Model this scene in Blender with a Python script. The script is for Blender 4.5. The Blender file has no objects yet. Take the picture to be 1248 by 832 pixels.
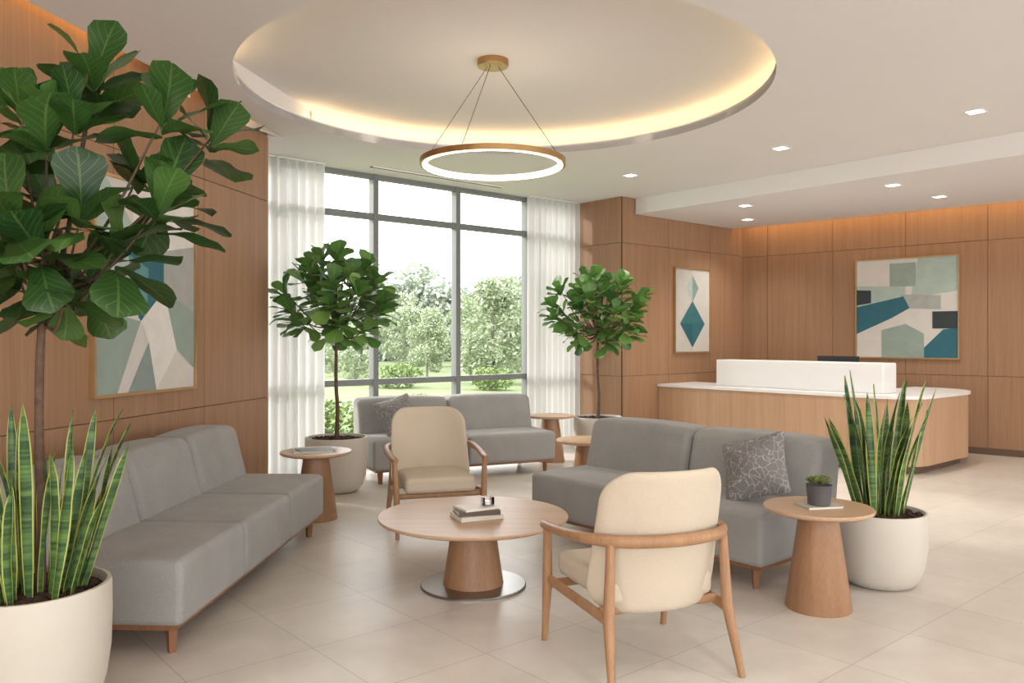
import bpy, bmesh, math, random
from mathutils import Vector, Matrix, Euler
R = random.Random(7)
scene = bpy.context.scene
scene.view_settings.view_transform = 'Standard'
COL = scene.collection
A0 = math.radians(40.5)
CU, SU = math.cos(A0), math.sin(A0)
def W(s, t, z=0.0):
    return Vector((s*CU - t*SU, s*SU + t*CU, z))

# ------------------------------------------------------------------ materials
def lin(c):
    return tuple(((x/255)/12.92 if x/255 <= .04045 else ((x/255+.055)/1.055)**2.4) for x in c)
def newmat(name):
    m = bpy.data.materials.new(name); m.use_nodes = True
    nt = m.node_tree
    return m, nt, nt.nodes["Principled BSDF"]
def N(nt, typ, **kw):
    n = nt.nodes.new(typ)
    for k, v in kw.items(): setattr(n, k, v)
    return n
def ramp(nt, stops):
    r = N(nt, "ShaderNodeValToRGB")
    els = r.color_ramp.elements
    while len(els) < len(stops): els.new(0.5)
    for e, (p, c) in zip(els, stops):
        e.position = p; e.color = (*c, 1)
    return r
def plain(name, rgb, rough=.6, metal=0, var=.06, scale=8, bump=0, bscale=60, emis=None, es=0):
    m, nt, b = newmat(name)
    c = lin(rgb)
    tc = N(nt, "ShaderNodeTexCoord")
    no = N(nt, "ShaderNodeTexNoise"); no.inputs["Scale"].default_value = scale; no.inputs["Detail"].default_value = 4
    nt.links.new(tc.outputs["Object"], no.inputs["Vector"])
    r = ramp(nt, [(.3, tuple(x*(1-var) for x in c)), (.7, tuple(min(1, x*(1+var)) for x in c))])
    nt.links.new(no.outputs["Fac"], r.inputs[0])
    nt.links.new(r.outputs[0], b.inputs["Base Color"])
    b.inputs["Roughness"].default_value = rough
    b.inputs["Metallic"].default_value = metal
    if bump:
        n2 = N(nt, "ShaderNodeTexNoise"); n2.inputs["Scale"].default_value = bscale; n2.inputs["Detail"].default_value = 3
        nt.links.new(tc.outputs["Object"], n2.inputs["Vector"])
        bp = N(nt, "ShaderNodeBump"); bp.inputs["Strength"].default_value = bump; bp.inputs["Distance"].default_value = .004
        nt.links.new(n2.outputs["Fac"], bp.inputs["Height"])
        nt.links.new(bp.outputs[0], b.inputs["Normal"])
    if emis:
        b.inputs["Emission Color"].default_value = (*lin(emis), 1)
        b.inputs["Emission Strength"].default_value = es
    return m
def wood(name, dark, light, axis='Z', rough=.45, s=1.0):
    m, nt, b = newmat(name)
    tc = N(nt, "ShaderNodeTexCoord"); geo = N(nt, "ShaderNodeNewGeometry")
    add = N(nt, "ShaderNodeVectorMath", operation='MULTIPLY_ADD')
    comb = N(nt, "ShaderNodeCombineXYZ")
    for i in range(3): nt.links.new(geo.outputs["Random Per Island"], comb.inputs[i])
    nt.links.new(comb.outputs[0], add.inputs[0]); add.inputs[1].default_value = (7, 13, 5)
    nt.links.new(tc.outputs["Object"], add.inputs[2])
    def mapped(a, l):
        mp = N(nt, "ShaderNodeMapping")
        sc = {'Z': (a, a, l), 'X': (l, a, a), 'Y': (a, l, a)}[axis]
        mp.inputs["Scale"].default_value = sc
        nt.links.new(add.outputs[0], mp.inputs[0]); return mp
    n1 = N(nt, "ShaderNodeTexNoise"); n1.inputs["Scale"].default_value = 1; n1.inputs["Detail"].default_value = 5; n1.inputs["Distortion"].default_value = .6
    nt.links.new(mapped(16*s, .5*s).outputs[0], n1.inputs["Vector"])
    n2 = N(nt, "ShaderNodeTexNoise"); n2.inputs["Scale"].default_value = 1; n2.inputs["Detail"].default_value = 6
    nt.links.new(mapped(150*s, 2.5*s).outputs[0], n2.inputs["Vector"])
    mx = N(nt, "ShaderNodeMath", operation='MULTIPLY_ADD'); mx.inputs[1].default_value = .5
    sc1 = N(nt, "ShaderNodeMath", operation='MULTIPLY'); sc1.inputs[1].default_value = .45
    nt.links.new(n1.outputs["Fac"], sc1.inputs[0])
    nt.links.new(n2.outputs["Fac"], mx.inputs[0]); nt.links.new(sc1.outputs[0], mx.inputs[2])
    ad = N(nt, "ShaderNodeMath", operation='MULTIPLY_ADD'); ad.inputs[1].default_value = .06
    nt.links.new(geo.outputs["Random Per Island"], ad.inputs[0]); nt.links.new(mx.outputs[0], ad.inputs[2])
    d, l = lin(dark), lin(light)
    r = ramp(nt, [(.30, d), (.52, tuple((x+y)/2 for x, y in zip(d, l))), (.74, l)])
    nt.links.new(ad.outputs[0], r.inputs[0]); nt.links.new(r.outputs[0], b.inputs["Base Color"])
    b.inputs["Roughness"].default_value = rough
    b.inputs["Specular IOR Level"].default_value = .35
    bp = N(nt, "ShaderNodeBump"); bp.inputs["Strength"].default_value = .1; bp.inputs["Distance"].default_value = .002
    nt.links.new(n2.outputs["Fac"], bp.inputs["Height"]); nt.links.new(bp.outputs[0], b.inputs["Normal"])
    return m
def fabric(name, rgb, var=.12, scale=320):
    m, nt, b = newmat(name)
    c = lin(rgb)
    tc = N(nt, "ShaderNodeTexCoord")
    w1 = N(nt, "ShaderNodeTexNoise"); w1.inputs["Scale"].default_value = scale; w1.inputs["Detail"].default_value = 2
    w2 = N(nt, "ShaderNodeTexNoise"); w2.inputs["Scale"].default_value = 5; w2.inputs["Detail"].default_value = 3
    for w in (w1, w2): nt.links.new(tc.outputs["Object"], w.inputs["Vector"])
    mx = N(nt, "ShaderNodeMath", operation='MULTIPLY_ADD'); mx.inputs[1].default_value = .25
    nt.links.new(w2.outputs["Fac"], mx.inputs[0])
    s = N(nt, "ShaderNodeMath", operation='MULTIPLY'); s.inputs[1].default_value = .75
    nt.links.new(w1.outputs["Fac"], s.inputs[0]); nt.links.new(s.outputs[0], mx.inputs[2])
    r = ramp(nt, [(.36, tuple(x*(1-var) for x in c)), (.64, tuple(min(1, x*(1+var)) for x in c))])
    nt.links.new(mx.outputs[0], r.inputs[0]); nt.links.new(r.outputs[0], b.inputs["Base Color"])
    b.inputs["Roughness"].default_value = .95; b.inputs["Sheen Weight"].default_value = .15
    b.inputs["Specular IOR Level"].default_value = .2
    bp = N(nt, "ShaderNodeBump"); bp.inputs["Strength"].default_value = .5; bp.inputs["Distance"].default_value = .003
    nt.links.new(w1.outputs["Fac"], bp.inputs["Height"]); nt.links.new(bp.outputs[0], b.inputs["Normal"])
    return m
def emit(name, rgb, st):
    m, nt, b = newmat(name)
    b.inputs["Base Color"].default_value = (*lin(rgb), 1)
    b.inputs["Emission Color"].default_value = (*lin(rgb), 1)
    b.inputs["Emission Strength"].default_value = st
    return m
def leafmat(name, dark, light, vein, rough=.38):
    m, nt, b = newmat(name)
    geo = N(nt, "ShaderNodeNewGeometry"); uv = N(nt, "ShaderNodeTexCoord")
    r = ramp(nt, [(0, lin(dark)), (.7, tuple((a+b_)/2 for a, b_ in zip(lin(dark), lin(light)))), (1, lin(light))])
    nt.links.new(geo.outputs["Random Per Island"], r.inputs[0])
    sep = N(nt, "ShaderNodeSeparateXYZ"); nt.links.new(uv.outputs["UV"], sep.inputs[0])
    ab = N(nt, "ShaderNodeMath", operation='ABSOLUTE'); nt.links.new(sep.outputs[0], ab.inputs[0])
    mid = N(nt, "ShaderNodeMath", operation='LESS_THAN'); mid.inputs[1].default_value = .05
    nt.links.new(ab.outputs[0], mid.inputs[0])
    k = N(nt, "ShaderNodeMath", operation='MULTIPLY_ADD'); k.inputs[1].default_value = -.35
    nt.links.new(ab.outputs[0], k.inputs[0]); nt.links.new(sep.outputs[1], k.inputs[2])
    k2 = N(nt, "ShaderNodeMath", operation='MULTIPLY'); k2.inputs[1].default_value = 7; nt.links.new(k.outputs[0], k2.inputs[0])
    fr = N(nt, "ShaderNodeMath", operation='FRACT'); nt.links.new(k2.outputs[0], fr.inputs[0])
    lt = N(nt, "ShaderNodeMath", operation='LESS_THAN'); lt.inputs[1].default_value = .1; nt.links.new(fr.outputs[0], lt.inputs[0])
    mxx = N(nt, "ShaderNodeMath", operation='MAXIMUM'); nt.links.new(mid.outputs[0], mxx.inputs[0]); nt.links.new(lt.outputs[0], mxx.inputs[1])
    f = N(nt, "ShaderNodeMath", operation='MULTIPLY'); f.inputs[1].default_value = .32; nt.links.new(mxx.outputs[0], f.inputs[0])
    mix = N(nt, "ShaderNodeMix", data_type='RGBA'); nt.links.new(f.outputs[0], mix.inputs["Factor"])
    nt.links.new(r.outputs[0], mix.inputs[6]); mix.inputs[7].default_value = (*lin(vein), 1)
    nt.links.new(mix.outputs[2], b.inputs["Base Color"])
    b.inputs["Roughness"].default_value = rough
    out = nt.nodes["Material Output"]; tl = N(nt, "ShaderNodeBsdfTranslucent")
    nt.links.new(mix.outputs[2], tl.inputs[0])
    ms = N(nt, "ShaderNodeMixShader"); ms.inputs[0].default_value = .22
    nt.links.new(b.outputs[0], ms.inputs[1]); nt.links.new(tl.outputs[0], ms.inputs[2]); nt.links.new(ms.outputs[0], out.inputs[0])
    return m
def snakemat():
    m, nt, b = newmat("snake_plant_leaf")
    uv = N(nt, "ShaderNodeTexCoord"); sep = N(nt, "ShaderNodeSeparateXYZ"); nt.links.new(uv.outputs["UV"], sep.inputs[0])
    ab = N(nt, "ShaderNodeMath", operation='ABSOLUTE'); nt.links.new(sep.outputs[0], ab.inputs[0])
    gt = N(nt, "ShaderNodeMath", operation='GREATER_THAN'); gt.inputs[1].default_value = .79; nt.links.new(ab.outputs[0], gt.inputs[0])
    mp = N(nt, "ShaderNodeMapping"); mp.inputs["Scale"].default_value = (1.2, 1.2, 26); nt.links.new(uv.outputs["Object"], mp.inputs[0])
    no = N(nt, "ShaderNodeTexNoise"); no.inputs["Scale"].default_value = 1.6; no.inputs["Detail"].default_value = 3; no.inputs["Distortion"].default_value = 1
    nt.links.new(mp.outputs[0], no.inputs["Vector"])
    r = ramp(nt, [(.38, lin((36, 70, 36))), (.66, lin((88, 120, 62)))]); nt.links.new(no.outputs["Fac"], r.inputs[0])
    mix = N(nt, "ShaderNodeMix", data_type='RGBA'); nt.links.new(gt.outputs[0], mix.inputs["Factor"])
    nt.links.new(r.outputs[0], mix.inputs[6]); mix.inputs[7].default_value = (*lin((166, 168, 84)), 1)
    nt.links.new(mix.outputs[2], b.inputs["Base Color"]); b.inputs["Roughness"].default_value = .4
    return m

M = {}
M['wall'] = wood("oak_wall_veneer", (138, 103, 76), (166, 130, 100), 'Z', .55)
M['gap'] = plain("panel_shadow_gap", (84, 62, 46), .9)
M['deskwood'] = wood("oak_desk_veneer", (170, 134, 104), (196, 161, 129), 'Z', .5)
M['plinth'] = plain("desk_plinth_brown", (96, 74, 58), .7)
M['tabletop'] = wood("oak_table_top", (172, 138, 110), (200, 168, 138), 'X', .35)
M['cone'] = wood("oak_pedestal", (134, 97, 70), (168, 129, 97), 'Z', .4, 1.6)
M['chairwood'] = wood("chair_frame_oak", (138, 100, 70), (174, 135, 100), 'Z', .4, 1.5)
M['leg'] = wood("sofa_leg_oak", (116, 78, 54), (146, 104, 76), 'Z', .4, 2)
M['ceil'] = plain("ceiling_paint", (226, 222, 219), .85, var=.01, scale=1)
M['paint'] = plain("wall_paint", (222, 217, 210), .85, var=.02)
M['sofa'] = fabric("grey_sofa_fabric", (148, 146, 143), .2)
M['cream'] = fabric("cream_chair_fabric", (194, 180, 160), .09, 420)
M['pot'] = plain("cream_planter_ceramic", (190, 183, 171), .6, var=.015, scale=10)
M['soil'] = plain("potting_bark", (58, 38, 28), .95, var=.5, scale=70, bump=1, bscale=90)
M['trunk'] = plain("tree_bark", (92, 72, 56), .9, var=.3, scale=30, bump=.6)
M['leaf'] = leafmat("fiddle_leaf", (32, 64, 28), (78, 112, 50), (128, 150, 84), .38)
M['leaf2'] = leafmat("fiddle_leaf_bright", (56, 102, 46), (124, 162, 82), (158, 180, 108), .42)
M['succ'] = leafmat("succulent_leaf", (92, 110, 60), (150, 160, 100), (160, 170, 110), .5)
M['snake'] = snakemat()
M['white'] = plain("white_solid_surface", (228, 226, 224), .3, var=.01)
M['steel'] = plain("brushed_steel", (150, 148, 146), .3, metal=1)
M['brass'] = plain("brushed_brass", (180, 144, 100), .34, metal=1)
M['gold'] = plain("gold_picture_frame", (196, 164, 120), .35, metal=.8)
M['winframe'] = plain("grey_window_frame", (116, 119, 118), .5, var=.02)
M['black'] = plain("black_plastic", (34, 36, 38), .4)
M['screen'] = plain("dark_screen", (18, 20, 24), .15)
M['darkpot'] = plain("charcoal_pot", (82, 80, 80), .7, bump=.2)
M['paper'] = plain("paper_pages", (226, 220, 208), .8, var=.06, scale=200)
M['wire'] = plain("steel_cable", (110, 100, 90), .4, metal=.6)
M['warm'] = emit("cove_led_warm", (255, 222, 170), 11)
M['warm2'] = emit("wall_cove_led", (255, 208, 140), 7)
M['warm3'] = emit("side_cove_led", (255, 204, 132), 18)
M['ringl'] = emit("ring_diffuser", (255, 240, 214), 7)
M['down'] = emit("downlight_lens", (255, 244, 226), 10)
M['grass'] = plain("lawn_grass", (118, 132, 92), .95, var=.2, scale=2)
M['path'] = plain("garden_path", (160, 156, 148), .9)
M['bark2'] = plain("garden_bark", (140, 132, 122), .9)

def tile_mat():
    m, nt, b = newmat("porcelain_floor_tile")
    tc = N(nt, "ShaderNodeTexCoord"); mp = N(nt, "ShaderNodeMapping"); mp.inputs["Rotation"].default_value = (0, 0, -A0)
    nt.links.new(tc.outputs["Object"], mp.inputs[0])
    br = N(nt, "ShaderNodeTexBrick"); br.offset = 0; br.squash = 1
    br.inputs["Scale"].default_value = 1; br.inputs["Brick Width"].default_value = .56; br.inputs["Row Height"].default_value = .56
    br.inputs["Mortar Size"].default_value = .0028; br.inputs["Mortar Smooth"].default_value = .1; br.inputs["Bias"].default_value = 0
    br.inputs["Color1"].default_value = (*lin((211, 204, 194)), 1); br.inputs["Color2"].default_value = (*lin((205, 198, 188)), 1)
    br.inputs["Mortar"].default_value = (*lin((180, 173, 163)), 1)
    nt.links.new(mp.outputs[0], br.inputs["Vector"])
    no = N(nt, "ShaderNodeTexNoise"); no.inputs["Scale"].default_value = 3.5; no.inputs["Detail"].default_value = 7; no.inputs["Roughness"].default_value = .62
    nt.links.new(mp.outputs[0], no.inputs["Vector"])
    r = ramp(nt, [(.3, (.89, .885, .88)), (.7, (1.04, 1.04, 1.04))]); nt.links.new(no.outputs["Fac"], r.inputs[0])
    mx = N(nt, "ShaderNodeMix", data_type='RGBA', blend_type='MULTIPLY'); mx.inputs["Factor"].default_value = 1
    nt.links.new(br.outputs["Color"], mx.inputs[6]); nt.links.new(r.outputs[0], mx.inputs[7])
    nt.links.new(mx.outputs[2], b.inputs["Base Color"])
    b.inputs["Roughness"].default_value = .32
    bp = N(nt, "ShaderNodeBump"); bp.inputs["Strength"].default_value = .2; bp.inputs["Distance"].default_value = .0015; bp.invert = True
    nt.links.new(br.outputs["Fac"], bp.inputs["Height"]); nt.links.new(bp.outputs[0], b.inputs["Normal"])
    return m
M['tile'] = tile_mat()
def sheer_mat():
    m, nt, b = newmat("sheer_white_voile")
    out = nt.nodes["Material Output"]; nt.nodes.remove(b)
    d = N(nt, "ShaderNodeBsdfDiffuse"); d.inputs[0].default_value = (.85, .84, .83, 1)
    t = N(nt, "ShaderNodeBsdfTranslucent"); t.inputs[0].default_value = (.58, .575, .565, 1)
    tr = N(nt, "ShaderNodeBsdfTransparent")
    tc = N(nt, "ShaderNodeTexCoord"); no = N(nt, "ShaderNodeTexNoise"); no.inputs["Scale"].default_value = 3
    nt.links.new(tc.outputs["Object"], no.inputs["Vector"])
    r = ramp(nt, [(.3, (.02, .02, .02)), (.7, (.04, .04, .04))]); nt.links.new(no.outputs["Fac"], r.inputs[0])
    m1 = N(nt, "ShaderNodeMixShader"); m1.inputs[0].default_value = .5
    m2 = N(nt, "ShaderNodeMixShader"); nt.links.new(r.outputs[0], m2.inputs[0])
    nt.links.new(d.outputs[0], m1.inputs[1]); nt.links.new(t.outputs[0], m1.inputs[2])
    nt.links.new(m1.outputs[0], m2.inputs[1]); nt.links.new(tr.outputs[0], m2.inputs[2]); nt.links.new(m2.outputs[0], out.inputs[0])
    return m
M['sheer'] = sheer_mat()
def glass_mat():
    m, nt, b = newmat("clear_glass")
    out = nt.nodes["Material Output"]; nt.nodes.remove(b)
    tr = N(nt, "ShaderNodeBsdfTransparent"); g = N(nt, "ShaderNodeBsdfGlossy"); g.inputs["Roughness"].default_value = .02
    lw = N(nt, "ShaderNodeLayerWeight"); lw.inputs[0].default_value = .15
    m1 = N(nt, "ShaderNodeMixShader"); nt.links.new(lw.outputs["Fresnel"], m1.inputs[0])
    nt.links.new(tr.outputs[0], m1.inputs[1]); nt.links.new(g.outputs[0], m1.inputs[2]); nt.links.new(m1.outputs[0], out.inputs[0])
    return m
M['glass'] = glass_mat()
def pillow_mat():
    m, nt, b = newmat("patterned_cushion_fabric")
    tc = N(nt, "ShaderNodeTexCoord")
    v = N(nt, "ShaderNodeTexVoronoi", feature='DISTANCE_TO_EDGE'); v.inputs["Scale"].default_value = 20
    no = N(nt, "ShaderNodeTexNoise"); no.inputs["Scale"].default_value = 9
    ad = N(nt, "ShaderNodeVectorMath", operation='MULTIPLY_ADD'); ad.inputs[1].default_value = (.16, .16, .16)
    nt.links.new(tc.outputs["Object"], no.inputs["Vector"]); nt.links.new(no.outputs["Color"], ad.inputs[0]); nt.links.new(tc.outputs["Object"], ad.inputs[2])
    nt.links.new(ad.outputs[0], v.inputs["Vector"])
    r = ramp(nt, [(.012, lin((168, 164, 160))), (.05, lin((120, 116, 115)))]); nt.links.new(v.outputs["Distance"], r.inputs[0])
    nt.links.new(r.outputs[0], b.inputs["Base Color"]); b.inputs["Roughness"].default_value = .9
    return m
M['pillow'] = pillow_mat()
def foliage_mat(name, a, c):
    m, nt, b = newmat(name)
    geo = N(nt, "ShaderNodeNewGeometry"); r = ramp(nt, [(0, lin(a)), (1, lin(c))])
    nt.links.new(geo.outputs["Random Per Island"], r.inputs[0]); nt.links.new(r.outputs[0], b.inputs["Base Color"])
    b.inputs["Roughness"].default_value = .8
    return m
M['fol1'] = foliage_mat("garden_foliage_hazed", (156, 171, 140), (182, 193, 162))  # tree greens lightened so the colour carries the outdoor haze
M['fol3'] = foliage_mat("distant_foliage_hazed", (176, 188, 174), (192, 201, 184))  # paler still: haze over the far belt is mixed into its leaf colour
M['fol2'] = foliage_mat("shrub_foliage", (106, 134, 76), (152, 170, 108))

# ------------------------------------------------------------------ mesh helpers
def mesh_obj(name, V, F, mats, parent=None, smooth=False, uv=None, midx=None, loc=None, auto=None):
    me = bpy.data.meshes.new(name)
    me.from_pydata([tuple(v) for v in V], [], F)
    if not isinstance(mats, (list, tuple)): mats = [mats]
    for m in mats: me.materials.append(m)
    if midx:
        for p, i in zip(me.polygons, midx): p.material_index = i
    if uv:
        l = me.uv_layers.new(name="UVMap")
        for lp in me.loops: l.data[lp.index].uv = uv[lp.vertex_index]
    if smooth:
        for p in me.polygons: p.use_smooth = True
    me.update()
    if auto is not None:
        bm = bmesh.new(); bm.from_mesh(me)
        bmesh.ops.recalc_face_normals(bm, faces=bm.faces)
        for e in bm.edges:
            if len(e.link_faces) == 2 and e.calc_face_angle(0) > auto: e.smooth = False
        bm.to_mesh(me); bm.free()
    ob = bpy.data.objects.new(name, me); COL.objects.link(ob)
    if parent: ob.parent = parent
    if loc is not None: ob.location = loc
    return ob
def thing(name, label, cat, loc, rz=0, group=None):
    e = bpy.data.objects.new(name, None); COL.objects.link(e)
    e.empty_display_size = .1
    e.location = loc; e.rotation_euler = (0, 0, rz)
    e["label"] = label; e["category"] = cat
    if group: e["group"] = group
    return e
def copy_thing(src, loc, rz, label=None):
    n = src.copy(); COL.objects.link(n); n.location = loc; n.rotation_euler = (0, 0, rz)
    if label: n["label"] = label
    def rec(s, d):
        for c in s.children:
            k = c.copy(); COL.objects.link(k); k.parent = d; rec(c, k)
    rec(src, n)
    return n
def box(V, F, x0, x1, y0, y1, z0, z1, xf=None):
    i = len(V)
    for z in (z0, z1):
        for x, y in ((x0, y0), (x1, y0), (x1, y1), (x0, y1)):
            p = Vector((x, y, z)); V.append(xf(p) if xf else p)
    F += [(i, i+3, i+2, i+1), (i+4, i+5, i+6, i+7), (i, i+1, i+5, i+4), (i+1, i+2, i+6, i+5), (i+2, i+3, i+7, i+6), (i+3, i, i+4, i+7)]
def rbox(hx, hy, hz, r, seg=5, crown=0, fn=None):
    """rounded box centred at origin"""
    def axis(h):
        a = [h-r + r*math.tan(math.pi/4*k/seg) for k in range(seg+1)]
        inn = [(-1+2*k/6)*(h-r) for k in range(1, 6)]
        return [-x for x in reversed(a)] + inn + a
    X, Y, Z = axis(hx), axis(hy), axis(hz)
    V = []; F = []; idx = {}
    def vid(i, j, k):
        key = (i, j, k)
        if key not in idx:
            q = Vector((X[i], Y[j], Z[k]))
            c = Vector((max(-(hx-r), min(hx-r, q.x)), max(-(hy-r), min(hy-r, q.y)), max(-(hz-r), min(hz-r, q.z))))
            d = q-c
            p = c + d.normalized()*r if d.length > 1e-9 else q
            if crown:
                w = (1-(p.x/hx)**2)*(1-(p.y/hy)**2)
                if p.z > 0: p.z += crown*w
            if fn: p = fn(p)
            idx[key] = len(V); V.append(p)
        return idx[key]
    nx, ny, nz = len(X)-1, len(Y)-1, len(Z)-1
    for i in range(nx):
        for j in range(ny):
            F.append((vid(i, j, 0), vid(i, j+1, 0), vid(i+1, j+1, 0), vid(i+1, j, 0)))
            F.append((vid(i, j, nz), vid(i+1, j, nz), vid(i+1, j+1, nz), vid(i, j+1, nz)))
    for i in range(nx):
        for k in range(nz):
            F.append((vid(i, 0, k), vid(i+1, 0, k), vid(i+1, 0, k+1), vid(i, 0, k+1)))
            F.append((vid(i, ny, k), vid(i, ny, k+1), vid(i+1, ny, k+1), vid(i+1, ny, k)))
    for j in range(ny):
        for k in range(nz):
            F.append((vid(0, j, k), vid(0, j, k+1), vid(0, j+1, k+1), vid(0, j+1, k)))
            F.append((vid(nx, j, k), vid(nx, j+1, k), vid(nx, j+1, k+1), vid(nx, j, k+1)))
    return V, F
def pad(w, h, Rc, th, e0=.75, fn=None, n=9, power=2):
    """pad in xz plane, thickness along y; rounded-rect outline"""
    hw, hh = w/2, h/2
    c = [math.sin(math.pi/2*k/n) for k in range(-n, n+1)]
    def bound(dx, dz):
        lo, hi = 0, 10
        for _ in range(30):
            m = (lo+hi)/2
            x, z = abs(dx*m), abs(dz*m)
            qx, qz = x-(hw-Rc), z-(hh-Rc)
            sd = math.hypot(max(qx, 0), max(qz, 0)) + min(max(qx, qz), 0) - Rc
            if sd > 0: hi = m
            else: lo = m
        return lo
    V = []; F = []; idx = {}
    m = len(c)
    def vid(i, j, side):
        e = max(abs(c[i]), abs(c[j]))
        if i in (0, m-1) or j in (0, m-1): side = 0
        key = (i, j, side)
        if key in idx: return idx[key]
        a, b = c[i]*hw, c[j]*hh
        if e < 1e-9: x = z = 0
        else:
            L = bound(a/e, b/e); x, z = a/e*L*e, b/e*L*e
        pr = 1 if e <= e0 else max(0, 1-((e-e0)/(1-e0))**power)**.5
        p = Vector((x, side*th/2*pr, z))
        if fn: p = fn(p)
        idx[key] = len(V); V.append(p); return idx[key]
    for i in range(m-1):
        for j in range(m-1):
            a = [vid(i, j, -1), vid(i+1, j, -1), vid(i+1, j+1, -1), vid(i, j+1, -1)]
            b = [vid(i, j, 1), vid(i, j+1, 1), vid(i+1, j+1, 1), vid(i+1, j, 1)]
            F.append(tuple(a)); F.append(tuple(b))
    return V, F
def sweep(V, F, P, rad, n=10, up=Vector((0, 0, 1)), flat=1.0, caps=True):
    P = [Vector(p) for p in P]
    if not isinstance(rad, list): rad = [rad]*len(P)
    i0 = len(V); prev = None
    for k, p in enumerate(P):
        t = (P[min(k+1, len(P)-1)]-P[max(k-1, 0)]).normalized()
        ref = prev if prev is not None else (up if abs(t.dot(up)) < .95 else Vector((0, 1, 0)))
        u = (ref - t*ref.dot(t)).normalized(); prev = u
        s = t.cross(u)
        ra, rb = rad[k] if isinstance(rad[k], tuple) else (rad[k], rad[k])
        for a in range(n):
            th = 2*math.pi*a/n
            V.append(p + s*math.cos(th)*ra + u*math.sin(th)*rb)
    for k in range(len(P)-1):
        for a in range(n):
            b = (a+1) % n
            F.append((i0+k*n+a, i0+k*n+b, i0+(k+1)*n+b, i0+(k+1)*n+a))
    if caps:
        F.append(tuple(i0+a for a in reversed(range(n)))); F.append(tuple(i0+(len(P)-1)*n+a for a in range(n)))
def catmull(P, sub=6):
    P = [Vector(p) for p in P]; out = []
    Q = [P[0]*2-P[1]] + P + [P[-1]*2-P[-2]]
    for i in range(1, len(Q)-2):
        for k in range(sub):
            t = k/sub
            out.append(.5*((2*Q[i]) + (Q[i+1]-Q[i-1])*t + (2*Q[i-1]-5*Q[i]+4*Q[i+1]-Q[i+2])*t*t + (3*Q[i]-Q[i-1]-3*Q[i+1]+Q[i+2])*t**3))
    out.append(P[-1]); return out
def lathe(prof, n=48, closed=False):
    V = []; F = []; rings = []
    for r, z in prof:
        if r < 1e-6:
            rings.append([len(V)]); V.append(Vector((0, 0, z)))
        else:
            rings.append(list(range(len(V), len(V)+n)))
            V += [Vector((r*math.cos(2*math.pi*a/n), r*math.sin(2*math.pi*a/n), z)) for a in range(n)]
    m = len(rings)
    for k in range(m if closed else m-1):
        A, B = rings[k], rings[(k+1) % m]
        for a in range(n):
            b = (a+1) % n
            if len(A) == 1 and len(B) == 1: continue
            if len(A) == 1: F.append((A[0], B[b], B[a]))
            elif len(B) == 1: F.append((A[a], A[b], B[0]))
            else: F.append((A[a], A[b], B[b], B[a]))
    return V, F
def prism(pts, z0, z1):
    n = len(pts); V = [Vector((p[0], p[1], z0)) for p in pts] + [Vector((p[0], p[1], z1)) for p in pts]
    F = [tuple(reversed(range(n))), tuple(range(n, 2*n))] + [(i, (i+1) % n, n+(i+1) % n, n+i) for i in range(n)]
    return V, F
def lathe_obj(name, prof, mat, parent=None, n=48, auto=.6, closed=False):
    V, F = lathe(prof, n, closed)
    return mesh_obj(name, V, F, mat, parent, True, auto=auto)
def struct(ob, label=None):
    ob["kind"] = "structure"
    if label: ob["label"] = label
    return ob

# ------------------------------------------------------------------ room shell
CEIL = 3.2
fl = prism([(-6, -4), (11, -4), (13, 8), (6.5, 14), (3.5, 13), W(8.2, 7.85).xy, W(2.2, 7.85).xy, (-3.6, 7.3)], -.1, 0)
struct(mesh_obj("floor", *fl, M['tile']), "pale beige porcelain tiles laid diagonally")

def wx(Y): return -3.55+.19*Y
wd = Vector((.19, 1, 0)).normalized(); wn = Vector((wd.y, -wd.x, 0))
def panel_wall(name, p0, d, nrm, L, z0, z1, xs, zs, th=.03, back=.15, gap=.006):
    V = []; F = []; mi = []
    def xf(p): return p0 + d*p.x + nrm*p.y + Vector((0, 0, p.z))
    X = [0]+[x for x in xs if 0 < x < L]+[L]; Z = [z0]+zs+[z1]
    for a, b in zip(X[:-1], X[1:]):
        for c, e in zip(Z[:-1], Z[1:]):
            n0 = len(F); box(V, F, a+gap/2, b-gap/2, -th, 0, c+gap/2, e-gap/2, xf); mi += [0]*(len(F)-n0)
    n0 = len(F); box(V, F, .002, L-.002, -back, -th+.022, z0, z1, xf); mi += [1]*(len(F)-n0)
    ob = mesh_obj(name, V, F, [M['wall'], M['gap']], midx=mi, auto=.5)
    return struct(ob, "warm oak veneer wall panels with thin shadow gaps")
p0 = Vector((wx(-3), -3, 0)); Lw = (Vector((wx(7.2), 7.2, 0))-p0).length
seamY = [6.2-1.02*k for k in range(0, 9)]
xs = sorted([(Vector((wx(y), y, 0))-p0).length for y in seamY if y > -2.9])
panel_wall("wall_left", p0, wd, wn, Lw, 0, 3.42, xs, [.88, 2.63])
V = []; F = []
def xfl(p): return p0 + wd*p.x + wn*p.y + Vector((0, 0, p.z))
box(V, F, 0, Lw+.04, -.15, .40, 3.42, 3.46, xfl); box(V, F, 0, Lw+.04, .36, .40, CEIL+.04, 3.42, xfl); box(V, F, Lw-.02, Lw+.04, .001, .4, 3.203, 3.42, xfl)
struct(mesh_obj("trim_1", V, F, M['ceil']), "plaster cove recess above oak wall")
V = []; F = []; box(V, F, .1, Lw-.35, .20, .23, 3.262, 3.275, xfl)
struct(mesh_obj("trim_2", V, F, M['warm3']), "warm led strip in wall cove")

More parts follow.
